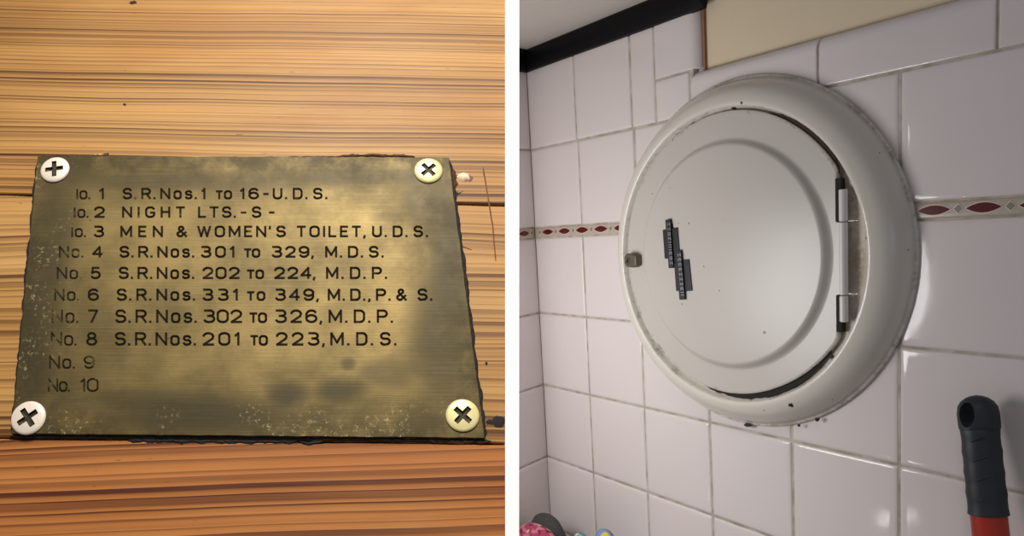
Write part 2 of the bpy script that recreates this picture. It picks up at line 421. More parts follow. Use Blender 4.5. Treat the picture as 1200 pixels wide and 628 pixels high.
# ---- engraved lettering: a monoline gothic drawn as strokes
def arc(cx, cy, rx_, ry_, a0, a1, n=10):
    return [(cx+rx_*math.cos(math.radians(a0+(a1-a0)*i/n)), cy+ry_*math.sin(math.radians(a0+(a1-a0)*i/n))) for i in range(n+1)]
def rrect(w, r=.26):
    return arc(w-r,1-r,r,r,90,0,6)+arc(w-r,r,r,r,0,-90,6)+arc(r,r,r,r,270,180,6)+arc(r,1-r,r,r,180,90,6)+[(w-r,1)]
G = {}
G['N'] = (.72, [[(0,0),(0,1),(.72,0),(.72,1)]])
G['O'] = (.74, [rrect(.74,.3)])
G['0'] = (.66, [rrect(.66,.3)])
G['D'] = (.70, [[(0,0),(0,1),(.38,1)]+arc(.38,.68,.32,.32,90,0,6)+arc(.38,.32,.32,.32,0,-90,6)+[(0,0)]])
G['U'] = (.68, [[(0,1),(0,.3)]+arc(.3,.3,.3,.3,180,270,6)+arc(.38,.3,.3,.3,270,360,6)+[(.68,1)]])
_s = arc(.40,.74,.25,.26,20,90,5)+arc(.27,.76,.25,.24,90,270,9)[0:]+arc(.40,.27,.27,.25,90,-90,9)+arc(.27,.26,.27,.26,-90,-160,5)
G['S'] = (.67, [_s])
G['R'] = (.70, [[(0,0),(0,1),(.42,1)]+arc(.42,.74,.26,.26,90,-90,9)+[(0,.48)], [(.38,.48),(.70,0)]])
G['P'] = (.66, [[(0,0),(0,1),(.40,1)]+arc(.40,.73,.27,.27,90,-90,9)+[(0,.46)]])
G['I'] = (.0, [[(0,0),(0,1)]])
G['G'] = (.72, [arc(.42,.72,.30,.28,25,90,4)+arc(.32,.68,.32,.32,90,180,6)+arc(.32,.32,.32,.32,180,270,6)+arc(.42,.30,.30,.30,270,360,6)+[(.72,.45),(.42,.45)]])
G['H'] = (.68, [[(0,0),(0,1)],[(.68,0),(.68,1)],[(0,.52),(.68,.52)]])
G['T'] = (.66, [[(0,1),(.66,1)],[(.33,1),(.33,0)]])
G['L'] = (.55, [[(0,1),(0,0),(.55,0)]])
G['E'] = (.56, [[(.56,1),(0,1),(0,0),(.56,0)],[(0,.52),(.48,.52)]])
G['M'] = (.86, [[(0,0),(0,1),(.43,.18),(.86,1),(.86,0)]])
G['W'] = (1.05, [[(0,1),(.26,0),(.525,.95),(.79,0),(1.05,1)]])
G['&'] = (.74, [[(.74,0),(.16,.68)]+arc(.32,.80,.18,.20,200,0,8)+[(.48,.72),(.12,.40)]+arc(.26,.24,.24,.24,150,290,7)+[(.70,.42)]])
G['1'] = (.22, [[(0,.78),(.20,1),(.20,0)]])
G['2'] = (.66, [arc(.33,.70,.32,.30,170,0,10)+[(.60,.52),(.02,0),(.66,0)]])
G['3'] = (.66, [[(.04,1),(.36,1)]+arc(.38,.77,.24,.23,90,-90,8)+[(.24,.54)], [(.36,.54)]+arc(.38,.27,.28,.27,90,-90,8)+[(.28,0)]+arc(.28,.24,.27,.24,-90,-160,4)])
G['4'] = (.66, [[(.50,0),(.50,1),(0,.28),(.66,.28)]])
G['5'] = (.66, [[(.58,1),(.10,1),(.05,.50),(.20,.60)]+arc(.36,.31,.30,.31,90,-90,9)+[(.28,0)]+arc(.28,.22,.27,.22,-90,-160,4)])
G['6'] = (.66, [arc(.36,.76,.26,.24,20,90,4)+arc(.32,.62,.32,.38,90,180,6)+[(0,.30)]+arc(.33,.30,.33,.30,180,540,16)])
G['7'] = (.62, [[(0,1),(.62,1),(.20,0)]])
G['8'] = (.66, [arc(.33,.77,.26,.23,-90,270,14), arc(.33,.27,.33,.27,90,450,14)])
G['9'] = (.66, [[(.66,.70)]+arc(.33,.70,.33,.30,0,360,16)+[(.66,.38)]+arc(.34,.38,.32,.38,0,-90,6)+arc(.30,.24,.26,.24,-90,-160,4)])
G['.'] = (.06, [[(0,.02),(.06,.02)]])
G[','] = (.08, [[(.06,.04),(.0,-.16)]])
G["'"] = (.05, [[(.03,1.0),(.02,.78)]])
G['-'] = (.36, [[(0,.46),(.36,.46)]])
G['|'] = (.72, [[(.72,0),(.72,.9)]])       # what is left of a rubbed-off N
def token(text, x0, x1, ytop, ybase, sw=2.0):
    """lower-case letters are drawn as small capitals"""
    cap = ybase-ytop; asp = .96*cap; items = []; nat = 0.0; gaps = []
    for ch in text:
        if ch == ' ':
            if gaps: gaps[-1] += 1.2
            continue
        k = .74 if ch.islower() else 1.0; g = G[ch.upper()] if ch.upper() in G else G[ch]
        if ch.isdigit(): g = (g[0]*1.14, [[(p[0]*1.14, p[1]) for p in pl] for pl in g[1]])
        items.append([0, k, g]); nat += g[0]*k*asp
        if len(items) > 1 and ch in ".,'": gaps[-1] = .75
        gaps.append(1.0 if ch not in ".,'" else 1.25)
    ng = sum(gaps[:-1]); free = (x1-x0-sw)-nat; sx = asp
    if len(items) == 1: sx = (x1-x0-sw)/max(items[0][2][0], .1); gap = 0
    else:
        gap = free/ng
        if gap < .19*cap: sx = asp*((x1-x0-sw)-.19*cap*ng)/nat; gap = .19*cap
    x = 0.0
    for it, gp in zip(items, gaps):
        it[0] = x/sx; x += it[2][0]*it[1]*sx + gap*gp
    V, Fs = [], []
    def quad(a, b):
        dx, dy = b[0]-a[0], b[1]-a[1]; L = math.hypot(dx, dy)
        if L < 1e-4: return
        tx, ty = dx/L*sw*.36, dy/L*sw*.36; nx, ny = -dy/L*sw*.5, dx/L*sw*.5
        n = len(V)
        for q in ((a[0]-tx+nx,a[1]-ty+ny),(b[0]+tx+nx,b[1]+ty+ny),(b[0]+tx-nx,b[1]+ty-ny),(a[0]-tx-nx,a[1]-ty-ny)):
            V.append(PL(q[0], q[1], PLT+.00006))
        Fs.append((n,n+1,n+2,n+3))
    for (gx, k, g) in items:
        for pl in g[1]:
            q = [(x0+sw/2+(gx+p[0]*k)*sx, ybase-sw/2-p[1]*k*(cap-sw)) for p in pl]
            for a, b in zip(q, q[1:]): quad(a, b)
    return V, Fs
rows = [
 (220,233.6,[('S.R.Nos.',143.6,231),('1',236,241),('to',252.5,272),('16-U.D.S.',281,384)],('|o.',80,106),('1',116,122)),
 (241.7,255.3,[('NIGHT',143,217),('LTS.-',232,289),('S-',295,322)],('|o.',77,104),('2',110,123)),
 (264.3,278,[('MEN',141,191),('&',206.5,219.5),("WOMEN'S",231,335),('TOILET,',347.5,429),('U.D.S.',436,502)],('|o.',74,101),('3',109.5,122)),
 (288,302,[('S.R.Nos.',140,228),('301',235,275),('to',285.7,305),('329,',318,368),('M.D.S.',381,450)],('No.',69,98),('4',108,120.5)),
 (312.5,327,[('S.R.Nos.',139,228),('202',237,281),('to',289,309.5),('224,',321,370),('M.D.P.',382,454)],('No.',66.5,96),('5',106,118)),
 (338,352.5,[('S.R.Nos.',136.7,229),('331',237,279),('to',289,311),('349,',322,374),('M.D.,P.& S.',384,507)],('No.',63.5,93),('6',103,116)),
 (362.5,378.5,[('S.R.Nos.',135,231),('302',238,284),('to',292,313),('326,',322,378),('M.D.P.',385,461)],('No.',60.5,92),('7',103,115)),
 (389,405,[('S.R.Nos.',134.5,230),('201',237,281),('to',293,314),('223,',323,381),('M.D.S.',387,465)],('No.',59.6,90),('8',101,114)),
 (416.5,432,[],('No.',57.5,88),('9',98,111)),
 (443,459,[],('No.',56,82),('10',94,115.5)),
]
for i, (yt, yb, toks, no, num) in enumerate(rows):
    V, Fs = join([token(t, a, b, yt, yb, 2.5+i*.03) for t, a, b in toks] + ([token(num[0], num[1], num[2], yt, yb, 2.5)] if i < 8 else []))
    worn = [token(no[0], no[1], no[2], yt, yb, 2.2)] + ([token(num[0], num[1], num[2], yt, yb, 2.2)] if i >= 8 else [])
    if V: obj('engraved_lettering', V, Fs, m_ink, plate)
    v, f = join(worn); obj('engraved_lettering', v, f, m_ink_worn, plate)

# ---- cross-head screws
def screw(px, py, r_px, ang, mat, label):
    R = r_px*P2M*(B(px+1,py)-B(px,py)).length/P2M
    b = B(px, py, PLT); t = empty('screw', mat=BM @ Matrix.Translation((b.x, b.y, PLT)) @ Matrix.Rotation(math.radians(ang), 4, 'Z'))
    tag(t, label, 'screw', 'cross-head screws at the plate corners')
    a, L = R*.155, R*.62
    n = 96; rc = []
    for j in range(n):
        th = 2*math.pi*j/n; best = 0
        for k in range(2):
            c, s = abs(math.cos(th-k*math.pi/2)), abs(math.sin(th-k*math.pi/2))
            w = a*1.05
            # arm as a rectangle L x w
            rr = min(L/max(c,1e-6), w/max(s,1e-6)); best = max(best, rr)
        rc.append(best)
    V = []
    rings = [(R*.985, -.0002), (R, .0006), (R*.96, .0010), (R*.86, .0013)]
    for rr, z in rings:
        for j in range(n): th = 2*math.pi*j/n; V.append((rr*math.cos(th), rr*math.sin(th), z))
    for j in range(n): th = 2*math.pi*j/n; V.append((rc[j]*math.cos(th), rc[j]*math.sin(th), .0015))
    obj('head', V, grid_faces(5, n), mat, t, True, 40)
    V = []
    for k, z in ((1.0, .0015), (.93, .0006), (.62, .0003)):
        for j in range(n): th = 2*math.pi*j/n; V.append((rc[j]*k*math.cos(th), rc[j]*k*math.sin(th), z))
    V.append((0,0,.0002)); Fs = grid_faces(3, n) + [(2*n+j, 2*n+(j+1) % n, 3*n) for j in range(n)]
    obj('cross_recess', V, Fs, m_recess, t)
screw(65, 199.5, 16.6, 9, m_screw, 'pale screw at the upper left plate corner above row No. 1')
screw(502, 200.5, 16.4, 42, m_screw_y, 'yellowish screw in the upper right corner beside the pale wood filler')
screw(34, 490, 20.0, 38, m_screw, 'large pale screw at the lower left plate corner below row No. 10')
screw(542, 487, 19.4, 47, m_screw_y, 'large yellowish screw at the lower right corner beside the knot hole')

# ------------------------------------------------------------------ white partition edge between the two places
zf = .006
f4 = [B(592,-305,zf), B(608.3,-305,zf), B(608.3,905,zf), B(592,905,zf)]
fw = [BM @ p for p in f4]
dirb = c2w(ray(600,314)).normalized()*.05
V = [tuple(p) for p in fw] + [tuple(p+dirb) for p in fw]
part = obj('trim_1', V, [(0,1,2,3),(7,6,5,4),(0,4,5,1),(1,5,6,2),(2,6,7,3),(3,7,4,0)], m_white)
tag(part, 'thin white upright partition edge between pine boards and tiled corner', 'partition', kind='structure')

# ------------------------------------------------------------------ tiled walls
def WU(px, py, h=0.0):                     # a pixel's place on the tiled wall plane (h in front of it): x along, z up
    r = ray(px, py); t = (S-h)/r.dot(EN); X = r*t
    return X.dot(EU), -X.dot(EV)
WM = Matrix.Translation((0, S, ZC))
cols = [-1.3752*S, -1.2244*S, -1.0726*S, -.9214*S, -.768*S, -.6103*S]
while cols[-1] < .15: cols.append(cols[-1]+.1545*S)
zr0 = .1529*S; zb_t = -.0062; zb_b = -.0294*S
rowsz = [zb_b, -.1894*S, -.346*S, -.506*S]
while rowsz[-1] > -1.1: rowsz.append(rowsz[-1]-.158*S)
ztop = .3143*S
GR = .0011
def tile_mesh(name, w, h, bulls=()):
    """pillowed tile, local x 0..w, z 0..h, y = depth (front at 0, back +.006); bulls: sides rounded right back"""
    prof = [(.0, .0020), (.0005, .0010), (.0014, .0004), (.0034, .0001), (.008, .0)]
    bprof = [(.0, .0118), (.0010, .0068), (.0034, .0032), (.0070, .0010), (.0125, .0)]
    if bulls: prof = [(p*.4, d*.5) for p, d in prof]
    def axis(L, lo, hi):
        a = bprof if lo in bulls else prof; b = bprof if hi in bulls else prof
        k = min(1.0, L*.45/.0125)
        return [(p*k, d) for p, d in a] + [(L-p*k, d) for p, d in reversed(b)]
    X, Z = axis(w, 'l', 'r'), axis(h, 'b', 't')
    V = [(x, max(dx_, dz_)+.3*min(dx_, dz_), z) for z, dz_ in Z for x, dx_ in X]
    Fs = grid_faces(10, 10, False)
    ringi = list(range(0, 9)) + [9+10*i for i in range(0, 9)] + [99-i for i in range(0, 9)] + [90-10*i for i in range(0, 9)]
    n0 = len(V); bd = .013 if bulls else .006
    V += [(V[i][0], max(bd, V[i][1]+.001), V[i][2]) for i in ringi]
    m = len(ringi)
    Fs += [(ringi[i], ringi[(i+1) % m], n0+(i+1) % m, n0+i) for i in range(m)]
    me = bpy.data.meshes.new(name); me.from_pydata(V, [], Fs)
    bm = bmesh.new(); bm.from_mesh(me); bmesh.ops.recalc_face_normals(bm, faces=bm.faces); bm.to_mesh(me); bm.free()
    return me
cache = {}
trnd = random.Random(11)
def tile(parent, x0, x1, z0, z1, name='tile', bulls=(), mat=None):
    w, h = x1-x0-2*GR, z1-z0-2*GR
    key = (round(w, 4), round(h, 4), bulls)
    if key not in cache: cache[key] = tile_mesh(name, w, h, bulls)
    me = cache[key]
    if not me.materials: meobj_m(me, mat or m_tile)
    o = bpy.data.objects.new(name, me); COL.objects.link(o); o.parent = parent
    o.location = (x0+GR, trnd.uniform(0, .0003), z0+GR)
    o.rotation_euler = (math.radians(trnd.uniform(-.25,.25)), 0, math.radians(trnd.uniform(-.25,.25)))
    return o
def meobj_m(me, mat):
    me.materials.append(mat); me.polygons.foreach_set('use_smooth', [True]*len(me.polygons))
x_end = cols[-1]
xb = WU(817,50)[0]                         # right edge of the high tiled column
z_trim = .1553                             # top of the bullnose course
grout = join([boxvf(cols[0]-.012, x_end, .0016, .03, -1.0, zr0+.002), boxvf(cols[0]-.012, xb-.008, .0016, .0105, zr0+.002, ztop+.002), boxvf(xb-.008, x_end, .0016, .0105, zr0+.002, z_trim-.010)])
wall_right = obj('wall_right', *grout, m_grout)
wall_right.matrix_world = WM
tag(wall_right, 'white glazed square tile wall around the round enamel cover', 'wall', kind='structure')
# field tiles
zfloor = -ZC
c0 = cols[0]; cols[0] -= .0025
for i in range(len(cols)-1):
    tile(wall_right, cols[i], cols[i+1], zb_t, zr0)
    for j in range(len(rowsz)-1):
        if rowsz[j+1] < -.75: continue
        tile(wall_right, cols[i], cols[i+1], rowsz[j+1], rowsz[j])
# high tiles left of the recess
xa, xc = WU(736,40)[0], WU(764.5,30)[0]
x1 = WU(672,100)[0]
zj = z_trim+.0008
tile(wall_right, cols[0], x1, zr0, ztop); tile(wall_right, x1, xa, zr0, ztop); tile(wall_right, xa, xc, zr0, ztop)
tile(wall_right, xc, xb, zj, ztop, 'bullnose_tile', ('r',))
tile(wall_right, xc, WU(808.5,110)[0], zr0, zj, 'tile')
# bullnose course under the painted wall
xj = [WU(808.5,110)[0], WU(958,80)[0], WU(1168.5,30)[0], WU(1168.5,30)[0]+.15, WU(1168.5,30)[0]+.30, x_end]
for a, b in zip(xj, xj[1:]): tile(wall_right, a, b, zr0, z_trim, 'bullnose_tile', ('t',))
# border course of maroon lozenges
def lens_vf(hw, hh, y, n=14):
    V = [(0, y, 0)]; pts = []
    for i in range(n+1): t = -1+2*i/n; pts.append((t*hw, (1-t*t)*hh))
    for i in range(1, n): t = 1-2*i/n; pts.append((t*hw, -(1-t*t)*hh))
    return pts
def disc(pts, y, y2):
    n = len(pts); V = [(x, y, z) for x, z in pts] + [(x, y2, z) for x, z in pts]
    Fs = [tuple(range(n))] + [(i, (i+1) % n, n+(i+1) % n, n+i) for i in range(n)]
    return V, Fs
def shared(name, vf, mat):
    o = obj(name, *vf, mat); me = o.data; bpy.data.objects.remove(o); return me
me_lens = shared('lozenge', disc(lens_vf(.0130,.0040,0), -.0007, .001), m_lens)
me_lrim = shared('lozenge_outline', disc(lens_vf(.0143,.0049,0), -.0004, .001), m_lensrim)
dpts = lambda k: [(k,0),(0,k*1.05),(-k,0),(0,-k*1.05)]
me_dia = shared('diamond', disc(dpts(.0032), -.0007, .001), m_dia)
me_drim = shared('diamond_outline', disc(dpts(.0043), -.0004, .001), m_lensrim)
PIT = .03815
def motif(parent, x, z, meshes):
    for nm, me in meshes:
        o = bpy.data.objects.new(nm, me); COL.objects.link(o); o.parent = parent; o.location = (x, 0, z)
def border(parent, x0, x1, ph, clip_dia=True):
    me = tile_mesh('border_tile', x1-x0-.001, zb_t-zb_b-.0006)
    meobj_m(me, m_band)
    o = bpy.data.objects.new('border_tile', me); COL.objects.link(o); o.parent = parent; o.location = (x0+.0005, .0002, zb_b+.0003)
    zm = (zb_t-zb_b)/2
    k = math.ceil((x0-ph)/PIT-.5)
    while ph+k*PIT < x1+PIT:
        x = ph+k*PIT
        if x-.0143 > x0 and x+.0143 < x1: motif(o, x-x0, zm, (('lozenge_outline', me_lrim), ('lozenge', me_lens)))
        xd = x+PIT/2
        if xd-.0043 > x0 and xd+.0043 < x1: motif(o, xd-x0, zm, (('diamond_outline', me_drim), ('diamond', me_dia)))
        k += 1
ph = WU(641.8,271.8)[0]
xs = cols[0]
nxt = ph + 3.381*PIT
border(wall_right, xs, nxt, ph)
while nxt < x_end-.05:
    e = min(nxt+5*PIT, x_end); border(wall_right, nxt, e, ph); nxt = e

# side wall of the corner
dx = (1344-PX)/F; hd = Vector((dx, -(EV.x*dx+EV.z)/EV.y, 1.0))
hw = c2w(hd); hw.z = 0; hw.normalize()                     # points towards the corner
yw = Vector((-hw.y, hw.x, 0))
if yw.x > 0: yw = -yw
SM = Matrix.Identity(4)
cols[0] = c0
corner = Vector((cols[0], S, ZC))
zx = hw; zy = yw
if Vector((0,0,1)).cross(zx).dot(zy) < 0: zy = -zy
for i in range(3): SM[i][0], SM[i][1], SM[i][2], SM[i][3] = zx[i], zy[i], (0,0,1)[i], corner[i]
wall_side = obj('wall_corner', *boxvf(-.217, .004, .0016, .02, -1.0, ztop+.002), m_grout); wall_side.matrix_world = SM
tag(wall_side, 'narrow strip of white tiled wall meeting the corner by the white partition', 'wall', kind='structure')
for a, b in ((-.107, .0028), (-.214, -.107)):
    for z0, z1 in [(zr0, ztop), (zb_t, zr0)] + [(rowsz[j+1], rowsz[j]) for j in range(5)]: tile(wall_side, a, b, z0, z1)
border(wall_side, -.215, 0, -.0295)

# black capping strip under the ceiling
zt = .2470
def strip(name, x0, x1, parent_m, mat, end_round=False):
    prof = [(.002,ztop-.004),(-.004,ztop-.0025),(-.0075,ztop+.004),(-.0085,ztop+.012),(-.0075,zt-.004),(-.004,zt),(.012,zt)]
    V = []
    for x in (x0, x1):
        for y, z in prof: V.append((x, y, z))
    n = len(prof); Fs = [(i, i+1, n+i+1, n+i) for i in range(n-1)] + [tuple(range(n)), tuple(range(2*n-1, n-1, -1)), (0, n, 2*n-1, n-1)]
    o = obj(name, V, Fs, mat, None, True, 45); o.matrix_world = parent_m; return o
tr = strip('trim_2', cols[0]-.004, WU(819.5,8,.0085)[0], WM, m_blacktrim); tag(tr, 'glossy black capping strip above the high tiles', 'trim', kind='structure')
tr = strip('trim_3', -.217, .004, SM, m_blacktrim); tag(tr, 'short return of the black capping strip on the corner wall', 'trim', kind='structure')
up_wall = obj('wall_upper', *boxvf(xb-.004, x_end, S+.012, S+.03, ZC+zr0, ZC+.60), m_beige)
tag(up_wall, 'beige painted wall above the bullnose tiles', 'wall', kind='structure')
ck = obj('trim_4', *boxvf(xb-.0002, xb+.0022, S+.0085, S+.0125, ZC+z_trim-.004, ZC+ztop+.01), m_caulk)
tag(ck, 'brown caulk line between bullnose tile and beige wall', 'trim', kind='structure')
ce = obj('ceiling', *boxvf(-1.35, xb, -.10, S+.03, ZC+zt, ZC+zt+.02), m_ceil)
tag(ce, 'grey plaster ceiling above the black strip', 'ceiling', kind='structure')
fl = obj('floor', *boxvf(-1.5, .5, -.6, S+.03, -.02, 0), m_floor); tag(fl, 'floor below the tiled wall', 'floor', kind='structure')
lw = obj('wall_lower', *boxvf(cols[0]-.05, x_end, S+.001, S+.03, 0, ZC-.72), m_beige); tag(lw, 'painted wall below the tiles', 'wall', kind='structure')

# ------------------------------------------------------------------ round enamel cover
CX, CZ = -.8473*S, -.0703*S
cover = empty('round_vent_cover', (CX, S, ZC+CZ))
tag(cover, 'round cream enamel wall cover with hinged door on white tiles', 'vent cover')
def lathe(prof, n=128):
    V = []
    for r, h in prof:
        for j in range(n): a = 2*math.pi*j/n; V.append((r*math.cos(a), -h, r*math.sin(a)))
    return V, grid_faces(len(prof), n)
rim_prof = [(.1835,-.001),(.1842,.0015),(.1835,.0032),(.1812,.0038),(.1804,.0050),(.1797,.0075),(.1782,.0112),(.1758,.0152),(.1727,.0190),(.1693,.0223),(.1656,.0248),(.1618,.0265),(.1585,.0275),(.1564,.0276),(.1549,.0271),(.1538,.0258),(.1528,.0236),(.1516,.0212),(.1495,.0196),(.1440,.0186),(.1180,.0180),(.1150,.0178)]
def smoothp(p):
    out = []
    for i in range(len(p)-1):
        p0, p1, p2, p3 = p[max(0,i-1)], p[i], p[i+1], p[min(len(p)-1,i+2)]
        for t in (0, .5):
            out.append(tuple(.5*(2*p1[k]+(p2[k]-p0[k])*t+(2*p0[k]-5*p1[k]+4*p2[k]-p3[k])*t*t+(3*p1[k]-p0[k]-3*p2[k]+p3[k])*t**3) for k in (0,1)))
    return out+[p[-1]]
obj('rim', *lathe(smoothp(rim_prof)), m_rim, cover, True)
# door gap's shadow painted on as dark arcs, blotchy brown at the top
def shadow_seam(a0, a1, r0, r1, h, mat, seed):
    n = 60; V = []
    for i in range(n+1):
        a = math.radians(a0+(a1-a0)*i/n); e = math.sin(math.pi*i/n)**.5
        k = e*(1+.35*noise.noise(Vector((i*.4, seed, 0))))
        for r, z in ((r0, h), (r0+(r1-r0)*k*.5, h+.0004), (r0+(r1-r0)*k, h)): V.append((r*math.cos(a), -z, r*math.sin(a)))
    obj('gap_shadow_seam', V, [(i*3+j, i*3+j+1, i*3+j+4, i*3+j+3) for i in range(n) for j in range(2)], mat, cover, True)
m_gap_brown = simple('gap_brown', lin(62,46,30), .85, var=.5, scale=300)
shadow_seam(-112, -34, .1440, .1516, .0222, m_dark, 3)
shadow_seam(28, 74, .1460, .1522, .0226, m_gap_brown, 5)
shadow_seam(82, 152, .1465, .1510, .0215, m_gap_brown, 8)
# door: pressed disc, cut straight along the hinge
RD, CH = .1482, .1252
def door_h(r):
    def ss(a, b, x): t = max(0, min(1, (x-a)/(b-a))); return t*t*(3-2*t)
    h = .0252 + .0060*(1-ss(.1135, .1210, r)) + .0012*(1-(r/.112)**2 if r < .112 else 0)
    return h
radii = [0,.02,.04,.06,.08,.095,.104,.109,.1115,.1130,.1145,.116,.1175,.119,.1205,.1220]
outer = [.25,.5,.75,.9,.96,1.0]
n = 160; V = []
def rmax(a):
    d = (math.degrees(a)+180) % 360-180; R_ = RD-.0026*math.exp(-((d+62)/26)**2)-.0010*math.exp(-((d-48)/20)**2)
    R_ += .0004*noise.noise(Vector((d*.35, 2, 0)))*math.exp(-((d+70)/40)**2)
    return min(R_, CH/max(math.cos(a), 1e-6)) if math.cos(a) > 0 else R_
def inner_r(a): return .1220
for r in radii:
    for j in range(n):
        a = 2*math.pi*j/n; rr = min(r, rmax(a)-.0005); V.append((rr*math.cos(a), -door_h(rr), rr*math.sin(a)))
for k in outer:
    for j in range(n):
        a = 2*math.pi*j/n; rm = rmax(a); rr = .1220+(rm-.1220)*k
        V.append((rr*math.cos(a), -(door_h(rr)-(.0006 if k == 1.0 else 0)), rr*math.sin(a)))
for j in range(n):
    a = 2*math.pi*j/n; rr = rmax(a); V.append((rr*math.cos(a), -.0205, rr*math.sin(a)))
door = obj('door', V, grid_faces(len(radii)+len(outer)+1, n), m_door, cover, True, 50)
door.location = (.0, 0, .0012)
# hinge: three barrel knuckles and dark notches
hx = .1325
def knuckle(name, z0, z1, mat, r=.0036):
    V = []; n = 20
    for z, k in ((z0, .0), (z0, .8), (z0+.0006, 1.0), (z1-.0006, 1.0), (z1, .8), (z1, .0)):
        for j in range(n): a = 2*math.pi*j/n; V.append((hx+r*k*math.cos(a), -.0268+r*k*math.sin(a), z))
    return obj(name, V, grid_faces(6, n), mat, cover, True, 40)
zt1, zt0, zm1, zm0 = .0598, .0312, .0304, -.0352
knuckle('hinge_knuckle', zt0, zt1, m_hinge); knuckle('hinge_knuckle', zm0, zm1, m_hinge); knuckle('hinge_knuckle', -.0600, -.0360, m_hinge)
obj('hinge_leaf', *boxvf(.1235, hx, -.0262, -.0240, zm0, zm1), m_door, cover)
obj('hinge_notch', *boxvf(CH-.0012, hx-.0030, -.0256, -.020, zt0, zt1+.010), m_dark, cover)
obj('hinge_notch', *boxvf(CH-.0012, hx-.0030, -.0256, -.020, -.070, -.0360), m_dark, cover)
# turn latch on the left edge
lx, lz = WU(741,305,.03)[0]-CX, WU(741,305,.03)[1]-CZ
def prism(pts, y0, y1): return disc(pts, y0, y1)
lp = [(lx-.0095,lz+.004),(lx-.0055,lz+.0085),(lx+.004,lz+.0085),(lx+.0105,lz+.0055),(lx+.011,lz-.006),(lx+.006,lz-.0085),(lx-.005,lz-.0080),(lx-.0095,lz-.004)]
la = obj('latch', *prism(lp, -.0345, -.0255), m_latch, cover)
bv = la.modifiers.new('bevel', 'BEVEL'); bv.width = .0012; bv.segments = 2
V = []
for k, y in ((1,-.0344),(1,-.0352),(.7,-.0356),(.55,-.0346)):
    for j in range(16): a = 2*math.pi*j/16; V.append((lx-.003+.0042*k*math.cos(a), y, lz-.0005+.0042*k*math.sin(a)))
obj('latch_eyelet', V, grid_faces(4, 16), m_latch, la, True)
V = [(lx-.003, -.0345, lz-.0005)] + [(lx-.003+.0026*math.cos(2*math.pi*j/16), -.0347, lz-.0005+.0026*math.sin(2*math.pi*j/16)) for j in range(16)]
obj('latch_hole', V, [(0,1+j,1+(j+1) % 16) for j in range(16)], m_dark, la)
# stepped maker's badge, two overlapping sets of bars
def WB(px, py, h=.0335): u, z = WU(px, py, h); return u-CX, z-CZ
badge_parts = []
def bar(p0, p1, wl_, wr_, h0, h1, mat, par=None, nm='badge_bar'):
    (ax, az), (bx, bz) = WB(*p0), WB(*p1); d = Vector((bx-ax, bz-az)).normalized(); nx, nz = -d.y, d.x
    if nx < 0: nx, nz = -nx, -nz
    pts = [(ax-nx*wl_, az-nz*wl_), (ax+nx*wr_, az+nz*wr_), (bx+nx*wr_, bz+nz*wr_), (bx-nx*wl_, bz-nz*wl_)]
    o = obj(nm, *prism(pts, -h1, -h0), mat, par or cover)
    b = o.modifiers.new('bevel', 'BEVEL'); b.width = .0005; b.segments = 2
    return o
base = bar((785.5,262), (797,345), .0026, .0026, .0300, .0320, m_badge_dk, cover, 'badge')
bar((779.6,269), (782,303), .0040, .0020, .0305, .0338, m_badge, base)
bar((790.3,267), (793.6,308), .0040, .0040, .0305, .0338, m_badge, base)
c1 = bar((783.6,257), (787.6,314), .0034, .0030, .0305, .0356, m_badge, base)
bar((792.6,308), (795,341), .0034, .0020, .0305, .0338, m_badge, base)
bar((803.8,304), (807.5,341), .0040, .0040, .0305, .0338, m_badge, base)
c2 = bar((796,293), (800.6,351), .0038, .0034, .0305, .0356, m_badge, base)
# raised marks on the two centre bars (too worn to read)
brnd = random.Random(3)
def marks(p0, p1, n):
    parts = []
    (ax, az), (bx, bz) = WB(p0[0], p0[1], .0358), WB(p1[0], p1[1], .0358)
    d = Vector((bx-ax, bz-az)); L = d.length; d.normalize(); nx, nz = -d.y, d.x
    for i in range(n):
        t0 = (i+.15)/n*L; t1 = (i+.80)/n*L; k = brnd.choice((0,1,2,3))
        def q(t, s): return (ax+d.x*t+nx*s, az+d.y*t+nz*s)
        w = .0022; th = .0006
        segs = [(t0, t0+th, -w, w), (t1-th, t1, -w, w)] if k in (0, 2) else [(t0, t1, -w, -w+th), (t0, t1, w-th, w)]
        if k >= 1: segs.append(((t0+t1)/2-th/2, (t0+t1)/2+th/2, -w, w))
        if k == 3: segs.append((t0, t0+th, -w, w))
        for (a, b, c, e) in segs: parts.append(prism([q(a,c), q(b,c), q(b,e), q(a,e)], -.0360, -.0355))
    return join(parts)
obj('badge_lettering', *marks((783.2,260), (787,311), 9), m_badge_hi, base)
obj('badge_lettering', *marks((795.6,296), (800,347), 9), m_badge_hi, base)
